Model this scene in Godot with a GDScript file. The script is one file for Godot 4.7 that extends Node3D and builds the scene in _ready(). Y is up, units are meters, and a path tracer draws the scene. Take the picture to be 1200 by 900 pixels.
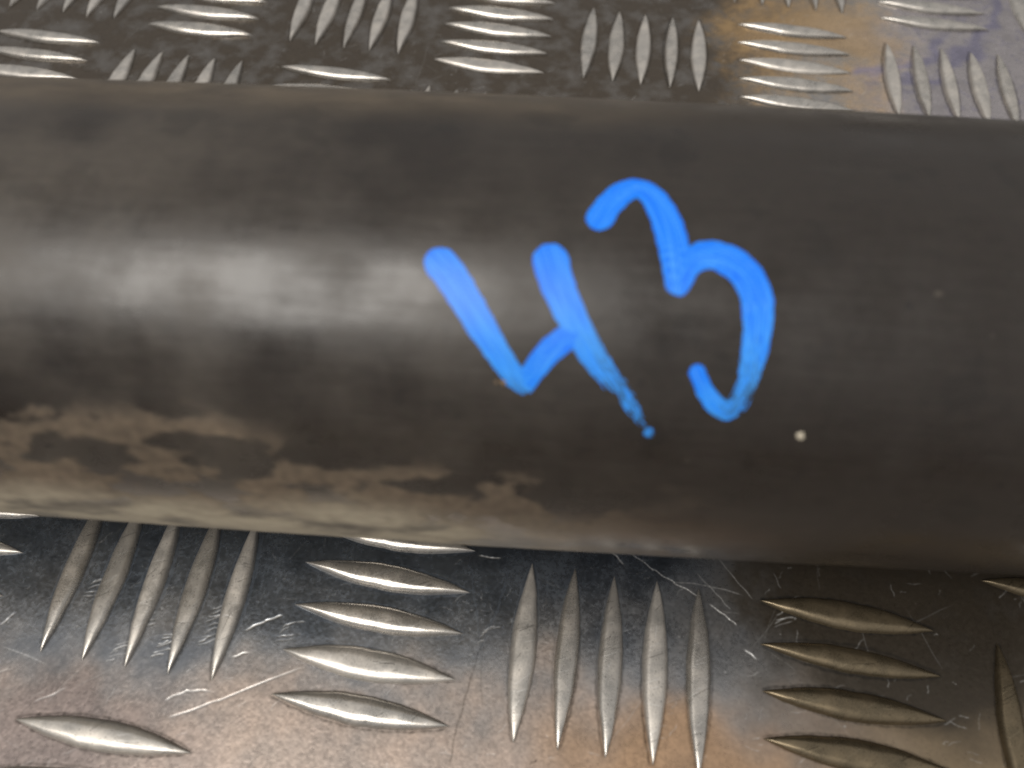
extends Node3D
# A black plastic pipe marked 43 in blue paint, lying on five-bar aluminium tread plate, under a pale overcast sky.
# Units are metres: the pipe is 75 mm across and its axis lies along x.

const PIPE_R := 0.0373
const PIPE_Y := 0.03882           # height of the pipe's axis: it rests on the raised bars
const BULGE := 2.4                # the tube is a little thicker in the middle than 0.16 m to either side (1/m2)

const PLATE_X0 := -0.20
const PLATE_X1 := 0.16
const PLATE_Z0 := -0.175
const PLATE_Z1 := 0.085

# The tread pattern: clusters of five bars on a slightly skewed grid, laid a little askew to the pipe
const GRID_A := Vector3(0.04320, 0, 0.00511)
const GRID_B := Vector3(-0.00270, 0, 0.04377)
const GRID_0 := Vector3(-0.02795, 0, -0.13406)
const ACROSS_DIR := Vector3(0.99357, 0, 0.11325)
const ACROSS_STEP := Vector3(-0.00061, 0, 0.00806)
const ALONG_DIR := Vector3(-0.06792, 0, 0.99769)
const ALONG_STEP := Vector3(0.00799, 0, 0.00082)
const WISPS := [[Vector2(125.5, -164.5), Vector2(121.2, -149.2), Vector2(114.9, -136.7), Vector2(107.6, -128.4), Vector2(99.5, -123.0), Vector2(91.9, -120.9), Vector2(89.0, -125.2)], [Vector2(77.0, -118.8), Vector2(83.5, -128.6), Vector2(93.2, -134.0), Vector2(97.9, -132.7), Vector2(102.7, -137.8)]]
const BAR_L := 0.0325

var rng := RandomNumberGenerator.new()
var used := {}


func _ready() -> void:
	make_camera()
	make_light()
	make_plate()
	make_pipe()


# ------------------------------------------------------------------ camera, sky, sun, exposure

func make_camera() -> void:
	var cam := Camera3D.new()
	cam.name = "camera"
	var right := Vector3(0.99836135, 0.01062619, -0.05622893)
	var down := Vector3(0.05356744, -0.5191649, 0.85299375)
	var fwd := Vector3(-0.02012801, -0.85460804, -0.51888339)
	var at := CameraAttributesPhysical.new()
	at.frustum_focal_length = 25.626
	at.frustum_near = 0.01
	at.frustum_far = 60.0
	at.frustum_focus_distance = 0.172
	at.exposure_aperture = 11.5
	cam.attributes = at
	cam.fov = 50.19
	cam.near = 0.01
	cam.far = 60.0
	cam.transform = Transform3D(Basis(right, -down, -fwd).orthonormalized(), Vector3(-0.0131088, 0.15363363, 0.08143735))
	add_child(cam)
	cam.current = true


func make_light() -> void:
	var env := Environment.new()
	env.background_mode = Environment.BG_SKY
	var sm := ProceduralSkyMaterial.new()
	sm.sky_top_color = Color(0.81, 0.806, 0.802)
	sm.sky_horizon_color = Color(0.46, 0.455, 0.45)
	sm.sky_curve = 0.30
	sm.ground_horizon_color = Color(0.36, 0.35, 0.33)
	sm.ground_bottom_color = Color(0.30, 0.28, 0.26)
	sm.sky_energy_multiplier = 0.78
	sm.sky_cover = clouds()
	sm.sky_cover_modulate = Color(1, 1, 1, 0.35)
	var sky := Sky.new()
	sky.sky_material = sm
	env.sky = sky
	env.tonemap_mode = Environment.TONE_MAPPER_LINEAR
	env.tonemap_exposure = 1.45
	env.ssao_enabled = true
	env.ssil_enabled = true
	env.sdfgi_enabled = true
	var we := WorldEnvironment.new()
	we.name = "world_environment"
	we.environment = env
	add_child(we)
	var sun := DirectionalLight3D.new()
	sun.name = "sun"
	sun.light_energy = 0.5
	sun.light_color = Color(1.0, 0.98, 0.95)
	sun.light_angular_distance = 34.0
	sun.sky_mode = DirectionalLight3D.SKY_MODE_LIGHT_ONLY
	sun.shadow_enabled = true
	add_child(sun)
	sun.look_at_from_position(Vector3(-0.27, 0.87, 0.36), Vector3.ZERO)


func clouds() -> ImageTexture:
	var n := noise(11, 1.0, 4)
	var im := Image.create(512, 256, false, Image.FORMAT_RGBA8)
	for y in 256:
		var up := cos(PI * (y + 0.5) / 256.0)
		var flat_ := sin(PI * (y + 0.5) / 256.0)
		for x in 512:
			var a := TAU * x / 512.0
			var d := Vector3(flat_ * cos(a), up * 1.6, flat_ * sin(a)) * 1.5
			var v := smoothstep(-0.35, 0.55, n.get_noise_3d(d.x, d.y, d.z))
			im.set_pixel(x, y, Color(0.62, 0.61, 0.60, v))
	return ImageTexture.create_from_image(im)


# ------------------------------------------------------------------ helpers

func noise(sd: int, freq: float, octaves := 4, kind := FastNoiseLite.TYPE_SIMPLEX_SMOOTH) -> FastNoiseLite:
	var n := FastNoiseLite.new()
	n.seed = sd
	n.noise_type = kind
	n.frequency = freq
	n.fractal_octaves = octaves
	return n


func numbered(called: String) -> String:
	var k: int = used.get(called, 0)
	used[called] = k + 1
	return called if k == 0 else "%s_%03d" % [called, k]


func thing(called: String, label: String, category: String) -> Node3D:
	var o := Node3D.new()
	o.name = numbered(called)
	o.set_meta("label", label)
	o.set_meta("category", category)
	add_child(o)
	return o


func part(called: String, mesh: Mesh, mat: Material, parent: Node3D, at := Transform3D()) -> MeshInstance3D:
	var o := MeshInstance3D.new()
	o.name = numbered(called)
	o.mesh = mesh
	o.material_override = mat
	o.transform = at
	o.cast_shadow = GeometryInstance3D.SHADOW_CASTING_SETTING_ON
	parent.add_child(o)
	return o


func blob(x: float, z: float, cx: float, cz: float, rx: float, rz: float) -> float:
	# 1 in the middle of an ellipse, 0 outside it, both in millimetres
	var q := Vector2((x - cx) / rx, (z - cz) / rz).length()
	return 1.0 - smoothstep(0.35, 1.0, q)


# ------------------------------------------------------------------ the tread plate

func plate_fields(w: int, h: int) -> Array:
	# albedo (sRGB) and roughness / metal of the worn sheet, before the fine grain
	var warp := noise(3, 0.035, 3)
	var big := noise(5, 0.018, 4)
	var mid := noise(6, 0.09, 4)
	var fine := noise(7, 0.33, 3)
	var vein := noise(9, 0.05, 3)
	var al := Image.create(w, h, false, Image.FORMAT_RGBF)
	var rm := Image.create(w, h, false, Image.FORMAT_RGBF)
	for j in h:
		var z0 := lerpf(PLATE_Z0, PLATE_Z1, (j + 0.5) / h) * 1000.0
		for i in w:
			var x0 := lerpf(PLATE_X0, PLATE_X1, (i + 0.5) / w) * 1000.0
			var x := x0 + 9.0 * warp.get_noise_2d(x0, z0)
			var z := z0 + 9.0 * warp.get_noise_2d(x0 + 500.0, z0)
			var b := big.get_noise_2d(x0, z0)
			var m := mid.get_noise_2d(x0, z0)
			var f := fine.get_noise_2d(x0, z0)
			var c := Vector3(0.42, 0.405, 0.39)
			var rough := 0.26 + 0.06 * b + 0.05 * m
			var metal := 0.95
			# the pipe's bluish reflection painted into the sheet, strongest close to it
			var blue := clampf(smoothstep(60.0, 26.0, z + 10.0 * b + 6.0 * m) * smoothstep(-20.0, 20.0, z) * smoothstep(44.0, 10.0, x), 0.0, 1.0)
			c = c.lerp(Vector3(0.165, 0.205, 0.265), 0.9 * blue)
			# salmon dust towards the viewer
			var warm := smoothstep(44.0, 60.0, z + 8.0 * b + 5.0 * m)
			c = c.lerp(Vector3(0.44, 0.345, 0.285), warm * (0.75 + 0.25 * m))
			rough += 0.06 * warm
			c = c.lerp(Vector3(0.26, 0.215, 0.205), 0.75 * warm * blob(x, z, -100.0, 68.0, 40.0, 26.0))
			var orange := blob(x, z, 18.0, 66.0, 34.0, 17.0)
			c = c.lerp(Vector3(0.52, 0.33, 0.19), 0.8 * orange)
			# brown dirt behind the pipe, dark reflected surroundings painted in with it
			var back := smoothstep(-30.0, -70.0, z) * smoothstep(78.0, 40.0, x + 0.35 * (z + 130.0))
			var grime_reflection := back * clampf(0.94 + 0.42 * m + 0.12 * f, 0.0, 1.0)
			c = c.lerp(Vector3(0.092, 0.074, 0.056), grime_reflection)
			metal = lerpf(metal, 0.78, grime_reflection)
			rough = lerpf(rough, 0.28 + 0.12 * m, grime_reflection)
			# orange stain, with warm reflections painted in
			var rust_reflection := 1.0 * maxf(maxf(blob(x, z, 66.0, -140.0, 42.0, 24.0), 0.6 * blob(x, z, 52.0, -122.0, 24.0, 30.0)), 0.8 * blob(x, z, 78.0, -116.0, 13.0, 26.0))
			rust_reflection = clampf(rust_reflection + (0.5 * f + 0.5 * m) * rust_reflection * (1.0 - rust_reflection) * 3.0, 0.0, 1.0)
			c = c.lerp(Vector3(0.40, 0.26, 0.12), 0.78 * rust_reflection)
			metal = lerpf(metal, 0.6, rust_reflection)
			# grey and violet marks beyond it: part stain, part reflection painted in
			var bloom_reflection := smoothstep(74.0, 92.0, x + 0.25 * (z + 130.0)) * smoothstep(-60.0, -100.0, z) * (1.0 - 0.6 * rust_reflection)
			c = c.lerp(Vector3(0.46, 0.42, 0.43), bloom_reflection * 0.8)
			var wisp_dist := 99.0
			for path in WISPS:
				for k in path.size() - 1:
					wisp_dist = minf(wisp_dist, Geometry2D.get_closest_point_to_segment(Vector2(x, z), path[k], path[k + 1]).distance_to(Vector2(x, z)))
			var wisp := (1.0 - smoothstep(0.6, 3.6, wisp_dist + 1.6 * m)) if wisp_dist < 6.0 else 0.0
			wisp = maxf(wisp, 0.45 * bloom_reflection * (1.0 - smoothstep(0.02, 0.10, absf(vein.get_noise_2d(x, z * 1.6)))))
			c = c.lerp(Vector3(0.23, 0.22, 0.36), wisp * 0.6)
			var tan := smoothstep(26.0, 62.0, x) * smoothstep(30.0, 48.0, z)
			c = c.lerp(Vector3(0.30, 0.22, 0.12), 0.8 * tan)
			# the photographer's dark reflection painted into the sheet, right of the number
			var dark_reflection := maxf(blob(x, z, 58.0, 35.0, 52.0, 34.0), blob(x, z, 96.0, 20.0, 50.0, 32.0))
			dark_reflection = smoothstep(0.0, 1.0, dark_reflection + 0.14 * m + 0.10 * f)
			c = c.lerp(Vector3(0.046, 0.036, 0.025), dark_reflection)
			metal = lerpf(metal, 0.55, dark_reflection)
			rough = lerpf(rough, 0.33, dark_reflection)
			# towards the rim of this part the wear evens out into the rest of the sheet
			var inset := minf(minf(x0 - PLATE_X0 * 1000.0, PLATE_X1 * 1000.0 - x0) / 22.0, minf(z0 - PLATE_Z0 * 1000.0, PLATE_Z1 * 1000.0 - z0) / 13.0)
			var even := 1.0 - smoothstep(0.0, 1.0, inset + 0.25 * m)
			c = c.lerp(Vector3(0.335, 0.315, 0.295), even)
			metal = lerpf(metal, 0.9, even)
			rough = lerpf(rough, 0.37, even)
			var tone := 1.0 + 0.14 * m + 0.08 * f
			c *= tone
			al.set_pixel(i, j, Color(c.x, c.y, c.z))
			rm.set_pixel(i, j, Color(0.0, clampf(rough, 0.12, 0.9), clampf(metal, 0.0, 1.0)))
	return [al, rm]


func plate_maps() -> Array:
	var W := 2048
	var H := 1479
	var fields := plate_fields(384, 277)
	var al: Image = fields[0]
	var rm: Image = fields[1]
	al.resize(W, H, Image.INTERPOLATE_CUBIC)
	rm.resize(W, H, Image.INTERPOLATE_CUBIC)
	al.convert(Image.FORMAT_RGB8 if false else Image.FORMAT_RGBF)
	var ha := PackedFloat32Array()
	ha.resize(W * H)
	var ca := al.get_data().to_float32_array()
	var ra := rm.get_data().to_float32_array()
	var g1 := noise(21, 0.11, 4).get_image(W, H, false, false, false).get_data()
	var g2 := noise(22, 0.42, 2, FastNoiseLite.TYPE_VALUE).get_image(W, H, false, false, false).get_data()
	for k in W * H:
		var a := g1[k] / 255.0 - 0.5
		var b := g2[k] / 255.0 - 0.5
		var t := 1.0 + 0.10 * a + 0.16 * b
		ca[3 * k] *= t
		ca[3 * k + 1] *= t
		ca[3 * k + 2] *= t
		ra[3 * k + 1] += 0.08 * a + 0.12 * b
		ha[k] = 0.5 + 0.05 * a + 0.05 * b
	rng.seed = 71
	# fine random scuffs, mostly dragged the same way
	for n in 2600:
		var x := rng.randf_range(PLATE_X0, PLATE_X1) * 1000.0
		var z := rng.randf_range(PLATE_Z0, PLATE_Z1) * 1000.0
		if z > -55.0 and z < 12.0:
			continue
		var ang := rng.randfn(-0.6, 0.5) if rng.randf() < 0.7 else rng.randf_range(0.0, PI)
		var l := rng.randf_range(0.6, 3.5) if rng.randf() < 0.85 else rng.randf_range(4.0, 14.0)
		var s := 0.35 if l < 4.0 else 0.18
		scratch(ca, ra, ha, W, H, [Vector2(x, z), Vector2(x + l * cos(ang), z + l * sin(ang))], 0.10, rng.randf_range(0.3, 1.0) * s)
	# dirt packed round the foot of every bar
	for r in range(-3, 8):
		for c in range(-6, 8):
			var across := posmod(c + r, 2) == 0
			for k in 5:
				var p := (GRID_0 + GRID_A * c + GRID_B * r + (ACROSS_STEP if across else ALONG_STEP) * (k - 2)) * 1000.0
				var d := ACROSS_DIR if across else ALONG_DIR
				var q := d.cross(Vector3.UP)
				for s in [-1.0, 1.0]:
					var pts := []
					for e in 9:
						var u := e / 4.0 - 1.0
						var w := (2.62 if across else 2.24) * (1.0 - u * u) + 0.10 + 0.07 * rng.randf()
						var at: Vector3 = p + d * u * 16.4 + q * s * w
						pts.append(Vector2(at.x, at.z))
					scratch(ca, ra, ha, W, H, pts, rng.randf_range(0.26, 0.42), -rng.randf_range(0.35, 0.65))
	# the marks one can make out: a long drag, chatter beside the bars, a bright hooked gouge
	var marks := [
		[[-73.0, 60.2, -64.8, 56.8, -51.1, 50.2], 0.16, 0.9], [[-74.4, 57.4, -70.9, 55.5, -66.6, 55.3], 0.2, 0.7], [[-97.2, 59.0, -92.1, 56.2], 0.16, 0.6],
		[[-106.8, 49.7, -96.9, 52.6], 0.12, 0.4], [[-108.2, 46.3, -106.4, 43.8], 0.2, 0.8], [[-64.2, 49.3, -61.2, 48.2], 0.2, 0.9], [[-63.0, 44.5, -59.5, 42.4, -56.4, 41.2], 0.22, 0.9],
		[[8.7, 25.4, 13.0, 28.4, 16.8, 30.7, 21.5, 33.2], 0.1, 1.5], [[23.3, 34.5, 26.1, 36.5, 28.1, 38.2], 0.12, 1.5], [[21.2, 28.5, 24.8, 32.5, 27.2, 35.3], 0.08, 0.7],
		[[16.8, 30.5, 22.7, 30.8, 29.7, 32.2], 0.06, 0.6], [[4.8, 25.2, 7.3, 27.7], 0.16, 1.2], [[-21.1, 27.6, -16.4, 27.9], 0.16, 1.4], [[29.2, 42.5, 31.2, 44.2], 0.22, 1.2],
		[[25.6, 25.4, 28.3, 28.9, 31.7, 33.2], 0.1, 0.5],
	]
	for mk in marks:
		var pts := []
		var raw: Array = mk[0]
		for k in range(0, raw.size(), 2):
			pts.append(Vector2(raw[k], raw[k + 1]))
		scratch(ca, ra, ha, W, H, pts, mk[1], mk[2])
	for grp in [[-87.0, 51.6, 5], [-79.0, 50.0, 6], [-71.2, 47.8, 6], [-70.6, 43.2, 4], [-57.2, 46.0, 5], [-83.0, 45.0, 3], [-95.0, 40.0, 5], [-20.0, 44.0, 4], [35.0, 38.0, 4]]:
		for k in grp[2]:
			var p := Vector2(grp[0] + 0.25 * k, grp[1] - 0.75 * k + rng.randf_range(-0.15, 0.15))
			scratch(ca, ra, ha, W, H, [p, p + Vector2(rng.randf_range(1.2, 4.2), -rng.randf_range(0.6, 1.7))], rng.randf_range(0.06, 0.15), rng.randf_range(0.3, 0.9))
	# two dark hairline cracks
	scratch(ca, ra, ha, W, H, [Vector2(-14.9, 29.8), Vector2(-16.6, 37.7), Vector2(-19.7, 46.2), Vector2(-21.2, 53.2), Vector2(-22.6, 59.9), Vector2(-23.1, 65.3)], 0.22, -0.62)
	scratch(ca, ra, ha, W, H, [Vector2(-22.9, 26.3), Vector2(-21.5, 34.1), Vector2(-19.3, 44.6), Vector2(-18.2, 55.9)], 0.16, -0.5)
	scratch(ca, ra, ha, W, H, [Vector2(-9.5, 64.1), Vector2(-7.9, 62.9)], 0.2, -0.8)
	# black grit and pale flecks
	for n in 520:
		var p := Vector2(rng.randf_range(PLATE_X0, PLATE_X1), rng.randf_range(PLATE_Z0, PLATE_Z1)) * 1000.0
		var dark := rng.randf() < 0.6
		scratch(ca, ra, ha, W, H, [p, p + Vector2(rng.randf_range(-0.3, 0.3), rng.randf_range(-0.3, 0.3))], rng.randf_range(0.08, 0.24), -0.85 if dark else 0.8)
	var cb := PackedByteArray()
	cb.resize(W * H * 3)
	var rb := PackedByteArray()
	rb.resize(W * H * 3)
	for k in W * H * 3:
		cb[k] = int(255.0 * pow(clampf(ca[k], 0.0, 1.0), 0.4545))
		rb[k] = int(clampf(ra[k], 0.0, 1.0) * 255.0)
	var out := []
	out.append(ImageTexture.create_from_image(Image.create_from_data(W, H, false, Image.FORMAT_RGB8, cb)))
	out.append(ImageTexture.create_from_image(Image.create_from_data(W, H, false, Image.FORMAT_RGB8, rb)))
	out.append(ImageTexture.create_from_image(Image.create_from_data(W, H, false, Image.FORMAT_RF, ha.to_byte_array())))
	return out


func scratch(ca: PackedFloat32Array, ra: PackedFloat32Array, ha: PackedFloat32Array, W: int, H: int, pts: Array, half: float, strength: float) -> void:
	# strength > 0: bright bare metal, cut a little into the sheet; < 0: dark dirt
	var per := W / ((PLATE_X1 - PLATE_X0) * 1000.0)
	var r := maxf(half * per, 0.55)
	for s in pts.size() - 1:
		var a: Vector2 = pts[s]
		var b: Vector2 = pts[s + 1]
		var pa := (a - Vector2(PLATE_X0, PLATE_Z0) * 1000.0) * per
		var pb := (b - Vector2(PLATE_X0, PLATE_Z0) * 1000.0) * per
		var steps := int(pa.distance_to(pb) / 0.7) + 1
		for k in steps + 1:
			var t := float(k) / steps
			var p := pa.lerp(pb, t)
			p += Vector2(sin(t * 9.0 + a.x), cos(t * 7.0 + a.y)) * 0.5
			var fade := 1.0
			if s == 0:
				fade *= smoothstep(-0.02, 0.15, t)
			if s == pts.size() - 2:
				fade *= smoothstep(1.02, 0.8, t)
			fade *= 0.75 + 0.25 * sin(p.x * 0.9 + p.y * 1.7)
			var R := int(ceil(r))
			for dy in range(-R, R + 1):
				var y := int(p.y) + dy
				if y < 0 or y >= H:
					continue
				for dx in range(-R, R + 1):
					var x := int(p.x) + dx
					if x < 0 or x >= W:
						continue
					var d := Vector2(x + 0.5 - p.x, y + 0.5 - p.y).length()
					var v := clampf(1.0 - d / (r + 0.5), 0.0, 1.0) * fade * strength * 0.6
					if v == 0.0:
						continue
					var at := y * W + x
					if v > 0.0:
						var m := minf(v, 1.0)
						ca[3 * at] = lerpf(ca[3 * at], 0.86, m)
						ca[3 * at + 1] = lerpf(ca[3 * at + 1], 0.85, m)
						ca[3 * at + 2] = lerpf(ca[3 * at + 2], 0.83, m)
						ra[3 * at + 1] = lerpf(ra[3 * at + 1], 0.42, m)
						ra[3 * at + 2] = lerpf(ra[3 * at + 2], 0.9, m)
						ha[at] = maxf(ha[at] - 0.12 * m, 0.0)
					else:
						var m := minf(-v, 1.0)
						for c in 3:
							ca[3 * at + c] *= 1.0 - 0.86 * m
						ra[3 * at + 1] = lerpf(ra[3 * at + 1], 0.5, m)


func sheet_mesh(x0: float, x1: float, z0: float, z1: float, holes: Array) -> ArrayMesh:
	var st := SurfaceTool.new()
	st.begin(Mesh.PRIMITIVE_TRIANGLES)
	var rects := [[x0, x1, z0, z1]]
	if holes:
		var h: Array = holes
		rects = [[x0, x1, z0, h[2]], [x0, x1, h[3], z1], [x0, h[0], h[2], h[3]], [h[1], x1, h[2], h[3]]]
	for r in rects:
		var c := [Vector3(r[0], 0, r[2]), Vector3(r[1], 0, r[2]), Vector3(r[1], 0, r[3]), Vector3(r[0], 0, r[3])]
		for k in [0, 1, 2, 0, 2, 3]:
			var p: Vector3 = c[k]
			st.set_normal(Vector3.UP)
			st.set_uv(Vector2((p.x - PLATE_X0) / (PLATE_X1 - PLATE_X0), (p.z - PLATE_Z0) / (PLATE_Z1 - PLATE_Z0)))
			st.add_vertex(p)
	return st.commit()


func bar_mesh(sd: int, crown: float, half_wide: float) -> ArrayMesh:
	# one raised bar: pointed at both ends, worn nearly flat along the top, then rolled over ever more steeply at the sides
	var n := noise(sd, 0.9, 3)
	var nt := 24
	var cols := [0.0, crown * 0.6, crown - 0.03, crown + 0.02]
	for k in range(1, 6):
		cols.append(lerpf(crown + 0.02, 1.0, k / 5.0))
	var drop := [0.0, 0.004, 0.012, 0.03]
	for k in range(4, cols.size()):
		var tilt := lerpf(15.0, 74.0, pow((k - 3.5) / 5.0, 1.25))
		drop.append(drop[k - 1] + (cols[k] - cols[k - 1]) * tan(deg_to_rad(tilt)))
	var last: float = drop[drop.size() - 1]
	var row_v := []
	var row_y := []
	for k in range(cols.size() - 1, 0, -1):
		row_v.append(-cols[k])
		row_y.append(1.0 - drop[k] / last)
	for k in cols.size():
		row_v.append(cols[k])
		row_y.append(1.0 - drop[k] / last)
	var na := row_v.size() - 1
	var st := SurfaceTool.new()
	st.begin(Mesh.PRIMITIVE_TRIANGLES)
	st.set_smooth_group(0)
	var grid := []
	var skew := n.get_noise_2d(90.0, 3.0) * 0.10
	var lean := n.get_noise_2d(30.0, 8.0) * 0.10
	for i in nt + 1:
		var u := -cos(PI * i / nt) * 0.55 + (2.0 * i / nt - 1.0) * 0.45
		var row := []
		var wide := half_wide * pow(maxf(1.0 - pow(absf(u + skew * (1.0 - u * u)), 1.95), 0.0), 0.97) + 0.00003
		var tall := 0.00128 * pow(maxf(1.0 - pow(absf(u), 3.4), 0.0), 0.62)
		for j in na + 1:
			var v: float = row_v[j]
			var side := absf(v)
			var y: float = tall * row_y[j]
			var inner := (1.0 - side * side) * (1.0 - u * u)
			y += (0.00004 * n.get_noise_2d(u * 9.0, v * 2.0) + 0.00008 * n.get_noise_2d(u * 3.0 + 50.0, v * 0.8) + 0.0004 * lean * v) * inner
			var edge := 1.0 + 0.05 * n.get_noise_2d(u * 8.0 + 40.0 * sign(v), 7.0)
			row.append(Vector3(u * BAR_L * 0.5, y - 0.0001 * side, v * wide * edge + 0.00014 * n.get_noise_2d(u * 2.0, 20.0)))
		grid.append(row)
	for i in nt:
		for j in na:
			var a: Vector3 = grid[i][j]
			var b: Vector3 = grid[i + 1][j]
			var c: Vector3 = grid[i + 1][j + 1]
			var d: Vector3 = grid[i][j + 1]
			for p in [a, b, c, a, c, d]:
				st.set_uv(Vector2(p.x / BAR_L + 0.5, p.z / 0.005 + 0.5))
				st.add_vertex(p)
	st.index()
	st.generate_normals()
	return st.commit()


func bar_material(base: Color, rough: float, metal: float, maps: Array) -> StandardMaterial3D:
	var m := StandardMaterial3D.new()
	m.albedo_color = base.linear_to_srgb()
	m.albedo_texture = maps[0]
	m.metallic = metal
	m.roughness = rough
	m.roughness_texture = maps[1]
	m.roughness_texture_channel = BaseMaterial3D.TEXTURE_CHANNEL_GREEN
	m.heightmap_enabled = true
	m.heightmap_texture = maps[2]
	m.heightmap_scale = 0.0022
	m.uv1_triplanar = true
	m.uv1_world_triplanar = true
	m.uv1_scale = Vector3.ONE * 16.0
	return m


func bar_maps() -> Array:
	# worn aluminium: fine pitting and small drag marks, 62 mm square and tiled
	var S := 512
	var a := noise(31, 0.02, 4).get_seamless_image(S, S, false, false, 0.15, false).get_data()
	var b := noise(32, 0.16, 3).get_seamless_image(S, S, false, false, 0.15, false).get_data()
	var al := PackedByteArray()
	var ro := PackedByteArray()
	var he := PackedFloat32Array()
	al.resize(S * S * 3)
	ro.resize(S * S * 3)
	he.resize(S * S)
	for k in S * S:
		var p := a[k] / 255.0
		var q := b[k] / 255.0
		var pit := smoothstep(0.66, 0.80, q)
		var t := clampf(0.90 + 0.30 * (p - 0.5) + 0.16 * (q - 0.5) - 0.30 * pit, 0.0, 1.0)
		al[3 * k] = int(255.0 * t)
		al[3 * k + 1] = int(254.0 * t * (1.0 - 0.02 * p))
		al[3 * k + 2] = int(252.0 * t * (1.0 - 0.04 * p))
		ro[3 * k + 1] = int(255.0 * clampf(0.74 + 0.36 * (p - 0.5) + 0.3 * (q - 0.5), 0.0, 1.0))
		he[k] = 0.5 + 0.5 * (q - 0.5) - 0.4 * pit
	rng.seed = 5
	for n in 420:
		var x := rng.randf() * S
		var y := rng.randf() * S
		var ang := rng.randfn(-0.5, 0.35)
		for s in rng.randi_range(6, 34):
			var at := posmod(int(y + s * sin(ang)), S) * S + posmod(int(x + s * cos(ang)), S)
			for c in 3:
				al[3 * at + c] = mini(255, al[3 * at + c] + 45) if n % 3 else maxi(0, al[3 * at + c] - 70)
			he[at] -= 0.3
	return [ImageTexture.create_from_image(Image.create_from_data(S, S, false, Image.FORMAT_RGB8, al)), ImageTexture.create_from_image(Image.create_from_data(S, S, false, Image.FORMAT_RGB8, ro)), ImageTexture.create_from_image(Image.create_from_data(S, S, false, Image.FORMAT_RF, he.to_byte_array()))]


func make_plate() -> void:
	var plate := thing("tread_plate", "worn aluminium five-bar tread plate under the black pipe, dirty and scratched", "metal plate")
	var maps := plate_maps()
	var m := StandardMaterial3D.new()
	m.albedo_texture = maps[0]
	m.metallic = 1.0
	m.metallic_texture = maps[1]
	m.metallic_texture_channel = BaseMaterial3D.TEXTURE_CHANNEL_BLUE
	m.roughness = 1.0
	m.roughness_texture = maps[1]
	m.roughness_texture_channel = BaseMaterial3D.TEXTURE_CHANNEL_GREEN
	m.heightmap_enabled = true
	m.heightmap_texture = maps[2]
	m.heightmap_scale = 0.03
	var hole := [PLATE_X0, PLATE_X1, PLATE_Z0, PLATE_Z1]
	var mid := sheet_mesh(PLATE_X0, PLATE_X1, PLATE_Z0, PLATE_Z1, [])
	part("sheet", mid, m, plate)
	var bm := bar_maps()
	var outer := bar_material(Color(0.36, 0.34, 0.32), 0.5, 0.9, bm)
	outer.uv1_scale = Vector3.ONE * 7.0
	part("sheet", sheet_mesh(-0.75, 0.75, -0.6, 0.45, hole), outer, plate)
	var clean := bar_material(Color(0.60, 0.585, 0.56), 0.40, 0.78, bm)
	var worn := bar_material(Color(0.66, 0.64, 0.61), 0.50, 0.70, bm)
	var bright := bar_material(Color(0.63, 0.61, 0.58), 0.37, 0.82, bm)
	worn.uv1_offset = Vector3(0.3, 0.1, 0.6)
	bright.uv1_offset = Vector3(0.7, 0.4, 0.2)
	var dark_reflect_mat := bar_material(Color(0.21, 0.172, 0.115), 0.40, 0.78, bm)  # bars with the photographer's dark reflection painted into their colour
	var shapes := []
	for k in 16:
		shapes.append(bar_mesh(100 + k, 0.46, 0.0026) if k < 8 else bar_mesh(100 + k, 0.64, 0.00222))
	rng.seed = 9
	var spots := []
	for r in range(-11, 14):
		for c in range(-16, 18):
			var mid_at := GRID_0 + GRID_A * c + GRID_B * r
			if absf(mid_at.x) > 0.70 or mid_at.z < -0.56 or mid_at.z > 0.41:
				continue
			for k in 5:
				var across := posmod(c + r, 2) == 0
				var p := mid_at + (ACROSS_STEP if across else ALONG_STEP) * (k - 2)
				var d := ACROSS_DIR if across else ALONG_DIR
				d = d.rotated(Vector3.UP, rng.randfn(0.0, 0.008))
				if rng.randf() < 0.5:
					d = -d
				var b := Basis(d, Vector3.UP, d.cross(Vector3.UP)).orthonormalized()
				b = b.scaled_local(Vector3(rng.randfn(1.0, 0.012), rng.randfn(1.0, 0.08), rng.randfn(1.0, 0.06)))
				var q := p + Vector3(rng.randfn(0.0, 0.0001), 0.0, rng.randfn(0.0, 0.0001))
				spots.append([Vector2(p.x + 0.02, p.z * 1.1 + 0.03).length(), Transform3D(b, q), rng.randi() % 8 + (0 if across else 8)])
	spots.sort_custom(func(a, b): return a[0] < b[0])
	var rest := []
	for k in spots.size():
		var s: Array = spots[k]
		var t: Transform3D = s[1]
		if k < 290:
			var o := t.origin * 1000.0
			var in_reflection := maxf(blob(o.x, o.z, 58.0, 38.0, 44.0, 34.0), blob(o.x, o.z, 92.0, 22.0, 44.0, 30.0)) > 0.3  # bars standing inside the painted dark reflection
			part("raised_bar", shapes[s[2]], dark_reflect_mat if in_reflection else [clean, worn, bright][rng.randi() % 3], plate, t)
		else:
			rest.append(t)
	var mm := MultiMesh.new()
	mm.transform_format = MultiMesh.TRANSFORM_3D
	mm.mesh = shapes[0]
	mm.instance_count = rest.size()
	for k in rest.size():
		mm.set_instance_transform(k, rest[k])
	var far := MultiMeshInstance3D.new()
	far.name = "outer_bars"
	far.multimesh = mm
	far.material_override = clean
	far.set_meta("kind", "stuff")
	plate.add_child(far)


# ------------------------------------------------------------------ the pipe

func pipe_radius(x: float) -> float:
	var q := clampf(absf(x + 0.0), 0.0, 0.16)
	return PIPE_R * (1.0 - BULGE * q * q)


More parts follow.
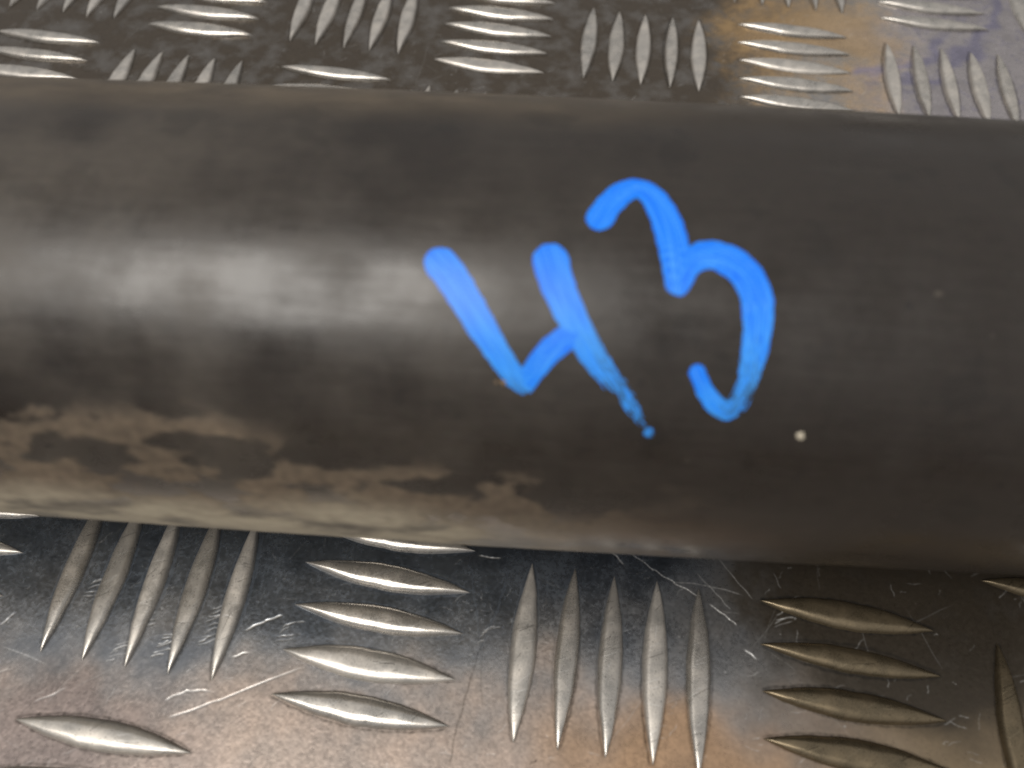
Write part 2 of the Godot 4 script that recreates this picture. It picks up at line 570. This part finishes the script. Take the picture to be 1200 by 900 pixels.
func pipe_point(x: float, ang: float, lift := 0.0) -> Vector3:
	# ang: 0 on top, growing towards the viewer
	var r := pipe_radius(x) + lift
	return Vector3(x, r * cos(ang), r * sin(ang))


func pipe_mesh() -> ArrayMesh:
	var st := SurfaceTool.new()
	st.begin(Mesh.PRIMITIVE_TRIANGLES)
	var na := 128
	var half := 0.55
	var wall := 0.0055
	var along := []
	for i in 9:
		along.append(lerpf(-half, -0.2, i / 8.0))
	for i in range(1, 51):
		along.append(lerpf(-0.2, 0.15, i / 50.0))
	for i in range(1, 9):
		along.append(lerpf(0.15, 0.5, i / 8.0))
	var nx := along.size() - 1
	for i in nx:
		for j in na:
			var q := []
			for c in [[0, 0], [1, 0], [1, 1], [0, 1]]:
				var x: float = along[i + c[0]]
				var a := TAU * float(j + c[1]) / na - PI
				q.append([x, a])
			for k in [0, 1, 2, 0, 2, 3]:
				var x: float = q[k][0]
				var a: float = q[k][1]
				st.set_normal(Vector3(0, cos(a), sin(a)))
				st.set_uv(Vector2(pingpong(x + 0.2, 0.35) / 0.35, (a + PI) / TAU))
				st.add_vertex(pipe_point(x, a))
			for k in [0, 2, 1, 0, 3, 2]:
				var x: float = q[k][0]
				var a: float = q[k][1]
				st.set_normal(-Vector3(0, cos(a), sin(a)))
				st.set_uv(Vector2(pingpong(x + 0.2, 0.35) / 0.35, (a + PI) / TAU))
				st.add_vertex(pipe_point(x, a, -wall))
	for e in [-half, 0.5]:
		for j in na:
			var a0 := TAU * j / na
			var a1 := TAU * (j + 1) / na
			var c := [pipe_point(e, a0), pipe_point(e, a1), pipe_point(e, a1, -wall), pipe_point(e, a0, -wall)]
			for k in ([0, 1, 2, 0, 2, 3] if e < 0.0 else [0, 2, 1, 0, 3, 2]):
				st.set_normal(Vector3(sign(e), 0, 0))
				st.set_uv(Vector2(0.02 * k, 0.5))
				st.add_vertex(c[k])
	return st.commit()


func pipe_maps() -> Array:
	var W := 1400
	var H := 940
	var w := 700
	var h := 470
	var soft := noise(41, 0.03, 4)
	var patch := noise(42, 0.075, 5)
	var edge := noise(43, 0.02, 4)
	var smear := noise(44, 0.05, 3)
	var grit := noise(45, 0.4, 3)
	var lines := noise(46, 0.6, 2)
	var al := Image.create(w, h, false, Image.FORMAT_RGB8)
	var ro := Image.create(w, h, false, Image.FORMAT_RGB8)
	var he := Image.create(w, h, false, Image.FORMAT_RF)
	for j in h:
		var deg := 360.0 * (j + 0.5) / h - 180.0
		var arc := deg_to_rad(deg) * PIPE_R * 1000.0
		for i in w:
			var x := 350.0 * (i + 0.5) / w - 200.0
			var s := soft.get_noise_2d(x, arc)
			var p := patch.get_noise_2d(x * 0.8, arc * 1.5)
			var e := edge.get_noise_2d(x, arc)
			var sm := smear.get_noise_2d(x * 1.5, arc * 0.28 + 70.0)
			var g := grit.get_noise_2d(x, arc)
			var ln := lines.get_noise_2d(x * 0.12, arc * 1.6)
			var c := Vector3(0.0215, 0.0165, 0.0130)
			var rough := 0.33 + 0.08 * s + 0.11 * sm + 0.13 * p + 0.03 * g
			# a thin film of grey dust, dragged round the tube by handling
			var film := clampf(0.55 + 1.0 * s + 0.3 * sm + 0.25 * p, 0.0, 1.0) * smoothstep(34.0, -80.0, x + 0.0) * 0.85
			c = c.lerp(Vector3(0.066, 0.055, 0.044), film)
			# dried mud low on the viewer's side, thinning to the right
			var start := 52.0 + 0.22 * clampf(x + 85.0, 0.0, 80.0) + 7.0 * e
			var low := smoothstep(start - 4.0, start + 22.0, deg) * smoothstep(175.0, 130.0, deg)
			var left := smoothstep(62.0, -30.0, x)
			var mud := smoothstep(-0.06, 0.24, 1.25 * p + 0.3 * low + 0.22 * left * low - 0.26) * smoothstep(0.0, 0.3, low)
			mud *= smoothstep(26.0, -34.0, x + 30.0 * s)
			var mud_c := Vector3(0.165, 0.122, 0.082) * (1.0 + 0.35 * s + 0.25 * g)
			c = c.lerp(mud_c, 0.6 * mud)
			var pale := smoothstep(76.0, 94.0, deg + 6.0 * e) * smoothstep(170.0, 120.0, deg) * smoothstep(8.0, -34.0, x)
			c = c.lerp(Vector3(0.46, 0.41, 0.31), 0.8 * pale * clampf(0.8 + p, 0.0, 1.0))
			var far_dust := smoothstep(-9.0, -24.0, deg + 4.0 * p + 4.0 * e) * smoothstep(-160.0, -90.0, deg) * smoothstep(40.0, -40.0, x)
			c = c.lerp(Vector3(0.15, 0.118, 0.082), 0.6 * far_dust * clampf(0.8 + 0.7 * p, 0.0, 1.0))
			rough = lerpf(rough, 0.75, maxf(mud, maxf(0.8 * pale, 0.4 * far_dust)))
			# faint draw lines along the tube and rubbed spots
			c *= 1.0 + 0.10 * g + 0.10 * ln
			rough += 0.04 * ln
			var dent := smoothstep(0.34, 0.5, patch.get_noise_2d(x + 900.0, arc))
			c *= 1.0 - 0.18 * dent * (1.0 - mud)
			# long faint drag marks the length of the tube
			var drag := smoothstep(0.5, 0.7, lines.get_noise_2d(x * 0.035 + 300.0, arc * 1.1))
			c += Vector3(0.003, 0.003, 0.0027) * drag
			rough += 0.03 * drag
			al.set_pixel(i, j, Color(c.x, c.y, c.z).linear_to_srgb())
			ro.set_pixel(i, j, Color(0, clampf(rough, 0.1, 1.0), 0))
			he.set_pixel(i, j, Color(0.5 + 0.12 * s + 0.03 * g + 0.25 * mud * (0.8 + 0.5 * g) + 0.02 * ln, 0, 0))
	rng.seed = 33
	for n in 70:
		var q := Vector2i(rng.randi_range(2, w - 3), rng.randi_range(2, h - 3))
		var dab := Color(0.40, 0.37, 0.33) if rng.randf() < 0.6 else Color(0.07, 0.06, 0.06)
		for k in rng.randi_range(1, 4):
			al.set_pixelv(q, al.get_pixelv(q).lerp(dab, rng.randf_range(0.15, 0.5)))
			q += Vector2i(rng.randi_range(-1, 1), rng.randi_range(0, 1))
			q = q.clamp(Vector2i.ZERO, Vector2i(w - 1, h - 1))
	for im in [al, ro, he]:
		im.resize(W, H, Image.INTERPOLATE_CUBIC)
	return [ImageTexture.create_from_image(al), ImageTexture.create_from_image(ro), ImageTexture.create_from_image(he)]


func smooth_path(raw: Array) -> Array:
	# millimetre rows of x, arc length from the crown, half width -> a dense smooth path
	var out := []
	for i in raw.size() - 1:
		var p0: Vector3 = raw[maxi(i - 1, 0)]
		var p1: Vector3 = raw[i]
		var p2: Vector3 = raw[i + 1]
		var p3: Vector3 = raw[mini(i + 2, raw.size() - 1)]
		for k in 6:
			out.append(p1.cubic_interpolate(p2, p0, p3, k / 6.0))
	out.append(raw[raw.size() - 1])
	return out


func painted(paths: Array, fades: Array) -> ArrayMesh:
	# Brushed paint as a film of its own on the tube: marching squares round the strokes, rounded edges,
	# the paint thinner (so darker) where the brush ran dry.
	var lo := Vector2(1e9, 1e9)
	var hi := Vector2(-1e9, -1e9)
	for path in paths:
		for p in path:
			lo = lo.min(Vector2(p.x - p.z, p.y - p.z))
			hi = hi.max(Vector2(p.x + p.z, p.y + p.z))
	lo -= Vector2.ONE * 0.8
	hi += Vector2.ONE * 0.8
	var step := 0.2
	var nx := int((hi.x - lo.x) / step) + 1
	var ny := int((hi.y - lo.y) / step) + 1
	var wob := noise(61, 0.45, 3)
	var streak := noise(62, 1.6, 2)
	var dist := PackedFloat32Array()
	dist.resize((nx + 1) * (ny + 1))
	dist.fill(9.0)
	var thin := dist.duplicate()
	var hair := dist.duplicate()
	for w in paths.size():
		var path: Array = paths[w]
		var fade: Array = fades[w]
		for s in path.size() - 1:
			var a: Vector3 = path[s]
			var b: Vector3 = path[s + 1]
			var reach := maxf(a.z, b.z) + 1.0
			var i0 := maxi(0, int((minf(a.x, b.x) - reach - lo.x) / step))
			var i1 := mini(nx, int((maxf(a.x, b.x) + reach - lo.x) / step) + 1)
			var j0 := maxi(0, int((minf(a.y, b.y) - reach - lo.y) / step))
			var j1 := mini(ny, int((maxf(a.y, b.y) + reach - lo.y) / step) + 1)
			var ab := Vector2(b.x - a.x, b.y - a.y)
			for j in range(j0, j1 + 1):
				for i in range(i0, i1 + 1):
					var p := lo + Vector2(i, j) * step
					var ap := p - Vector2(a.x, a.y)
					var t := clampf(ap.dot(ab) / maxf(ab.length_squared(), 1e-6), 0.0, 1.0)
					var d := (ap - ab * t).length() - lerpf(a.z, b.z, t)
					var at := j * (nx + 1) + i
					var along := (s + t) / (path.size() - 1)
					var dry := lerpf(fade[0], fade[1], along)
					var across := ap.cross(ab.normalized())
					dry = clampf(dry * (0.55 + 0.9 * streak.get_noise_2d(across * 2.2 + 31.0 * w, along * 1.6) + 0.35), 0.0, 1.0)
					if d < dist[at]:
						dist[at] = d
						thin[at] = dry
						hair[at] = streak.get_noise_2d(across * 2.6 + 17.0 * w, along * 0.9 + 40.0)
	for j in ny + 1:
		for i in nx + 1:
			var at := j * (nx + 1) + i
			if dist[at] < 5.0:
				dist[at] += 0.15 * wob.get_noise_2d(lo.x + i * step, lo.y + j * step) + 0.06 * wob.get_noise_2d(4.0 * (lo.x + i * step), 4.0 * (lo.y + j * step))
				# where the brush ran almost dry the film breaks up
				dist[at] += maxf(0.0, thin[at] - 0.86) * 5.0
	var st := SurfaceTool.new()
	st.begin(Mesh.PRIMITIVE_TRIANGLES)
	for j in ny:
		for i in nx:
			var poly := []
			var cs := [[i, j], [i + 1, j], [i + 1, j + 1], [i, j + 1]]
			for k in 4:
				var c: Array = cs[k]
				var n: Array = cs[(k + 1) % 4]
				var ia: int = c[1] * (nx + 1) + c[0]
				var ib: int = n[1] * (nx + 1) + n[0]
				var da := dist[ia]
				var db := dist[ib]
				if da <= 0.0:
					poly.append([lo + Vector2(c[0], c[1]) * step, da, thin[ia], hair[ia]])
				if (da <= 0.0) != (db <= 0.0):
					var t := da / (da - db)
					poly.append([lo + Vector2(c[0], c[1]).lerp(Vector2(n[0], n[1]), t) * step, 0.0, thin[ia] if da <= 0.0 else thin[ib], hair[ia] if da <= 0.0 else hair[ib]])
			for k in range(1, poly.size() - 1):
				for v in [poly[0], poly[k], poly[k + 1]]:
					var p: Vector2 = v[0]
					var ang := p.y / (PIPE_R * 1000.0)
					var full := smoothstep(0.0, 0.5, -float(v[1]))
					var dry: float = v[2]
					var hr: float = v[3]
					var body := Color(0.0, 0.195 + 0.07 * hr, 0.93).lerp(Color(0.07, 0.34, 0.95), clampf(0.28 + 1.5 * hr, 0.0, 1.0) * full * 0.8)  # brush streaks and some of the paint's sheen, both put into the colour
					body = body.lerp(Color(0.055, 0.36, 0.95), smoothstep(0.1, 0.5, dry) * 0.6)
					st.set_color(body.lerp(Color(0.035, 0.13, 0.30), smoothstep(0.45, 1.0, dry) * 0.85 + 0.25 * (1.0 - full) * dry))
					st.set_normal(Vector3(0, cos(ang), sin(ang)))
					st.add_vertex(pipe_point(p.x / 1000.0, ang, 0.00004 + 0.00007 * full * (1.0 - 0.5 * dry)))
	return st.commit()


func rows(flat_: Array) -> Array:
	var out := []
	for k in range(0, flat_.size(), 3):
		out.append(Vector3(flat_[k], flat_[k + 1], flat_[k + 2]))
	return smooth_path(out)


func make_pipe() -> void:
	var pipe := thing("pipe", "black plastic pipe lying across the tread plate, marked 43 in blue paint", "pipe")
	pipe.position = Vector3(0, PIPE_Y, 0)
	var maps := pipe_maps()
	var m := StandardMaterial3D.new()
	m.albedo_texture = maps[0]
	m.roughness = 1.0
	m.roughness_texture = maps[1]
	m.roughness_texture_channel = BaseMaterial3D.TEXTURE_CHANNEL_GREEN
	m.heightmap_enabled = true
	m.heightmap_texture = maps[2]
	m.heightmap_scale = 0.02
	part("tube", pipe_mesh(), m, pipe)
	var paint := StandardMaterial3D.new()
	paint.vertex_color_use_as_albedo = true
	paint.roughness = 0.34
	paint.metallic_specular = 0.42
	var four := [
		rows([-25.03, 15.6, 2.1, -23.57, 17.22, 2.09, -21.61, 20.05, 1.98, -19.18, 23.73, 1.8, -17.01, 26.77, 1.58, -15.08, 29.42, 1.4, -13.67, 30.51, 1.31]),
		rows([-13.67, 30.42, 1.31, -12.63, 28.69, 1.49, -10.96, 26.31, 1.62, -9.05, 24.55, 1.62, -7.09, 23.55, 1.44]),
		rows([-11.14, 14.59, 2.32, -10.09, 17.66, 2.14, -8.59, 20.72, 1.98, -6.61, 24.19, 1.8, -4.64, 27.02, 1.62, -2.66, 29.44, 1.36]),
		rows([-2.66, 29.3, 1.2, -1.49, 30.07, 1.05, -0.34, 31.9, 1.01, 0.85, 33.53, 0.88, 1.76, 34.87, 0.6]),
		rows([2.45, 35.9, 0.35, 2.75, 36.15, 0.72, 3.05, 36.4, 0.45]),
	]
	var a := part("painted_digit", painted(four, [[0.0, 0.7], [0.3, 0.0], [0.0, 0.8], [0.8, 1.1], [0.7, 0.8]]), paint, pipe)
	a.set_meta("label", "blue brushed figure 4 whose long stroke runs dry at the foot")
	var three := [
		rows([-5.19, 8.43, 1.77, -3.87, 6.25, 1.7, -2.14, 4.26, 1.62, -0.2, 3.57, 1.54, 1.76, 4.99, 1.67, 3.24, 8.11, 1.93, 4.16, 11.31, 2.0, 4.65, 14.14, 1.84, 4.94, 16.51, 1.7]),
		rows([4.94, 16.51, 1.7, 5.99, 14.44, 1.66, 7.76, 12.94, 1.86, 10.08, 12.91, 1.96, 12.23, 13.97, 2.06, 14.04, 15.95, 2.06, 15.0, 18.61, 2.05]),
		rows([15.0, 18.61, 2.05, 15.11, 22.17, 1.81, 14.86, 25.75, 1.58, 14.45, 28.72, 1.4, 13.59, 31.34, 1.31]),
		rows([13.59, 31.34, 1.31, 12.31, 32.57, 1.27, 10.61, 31.61, 1.21, 9.09, 29.72, 1.11, 8.0, 27.66, 1.01]),
	]
	var b := part("painted_digit", painted(three, [[0.0, 0.15], [0.0, 0.15], [0.15, 1.0], [0.95, 0.0]]), paint, pipe)
	b.set_meta("label", "blue brushed figure 3 with an open hooked tail")
	# a cream fleck of something stuck to the tube, and a smaller brown one by the foot of the 4
	fleck(pipe, 0.02214, 0.9513, 0.00060, Color(0.46, 0.41, 0.32), 1)
	fleck(pipe, -0.01635, 0.8134, 0.00045, Color(0.20, 0.13, 0.07), 2)
	fleck(pipe, -0.01720, 0.8150, 0.00028, Color(0.15, 0.10, 0.06), 3)


func fleck(pipe: Node3D, x: float, ang: float, r: float, tint: Color, sd: int) -> void:
	var n := noise(sd, 1.2, 2)
	var st := SurfaceTool.new()
	st.begin(Mesh.PRIMITIVE_TRIANGLES)
	st.set_smooth_group(0)
	var rings := 4
	var around := 14
	var pt := func(i: int, j: int) -> Vector3:
		var u := float(i) / rings
		var t := TAU * (j % around) / around
		var rr := r * u * (1.0 + 0.5 * n.get_noise_2d(cos(t) * 2.0, sin(t) * 2.0))
		var lift := r * 0.45 * sqrt(maxf(0.0, 1.0 - u * u)) - 0.00003
		return pipe_point(x + rr * cos(t), ang + rr * sin(t) / PIPE_R, lift)
	for i in rings:
		for j in around:
			for q in [[i, j], [i + 1, j + 1], [i + 1, j], [i, j], [i, j + 1], [i + 1, j + 1]]:
				st.add_vertex(pt.call(q[0], q[1]))
	st.index()
	st.generate_normals()
	var m := StandardMaterial3D.new()
	m.albedo_color = tint.linear_to_srgb()
	m.roughness = 0.7
	part("dried_fleck", st.commit(), m, pipe)
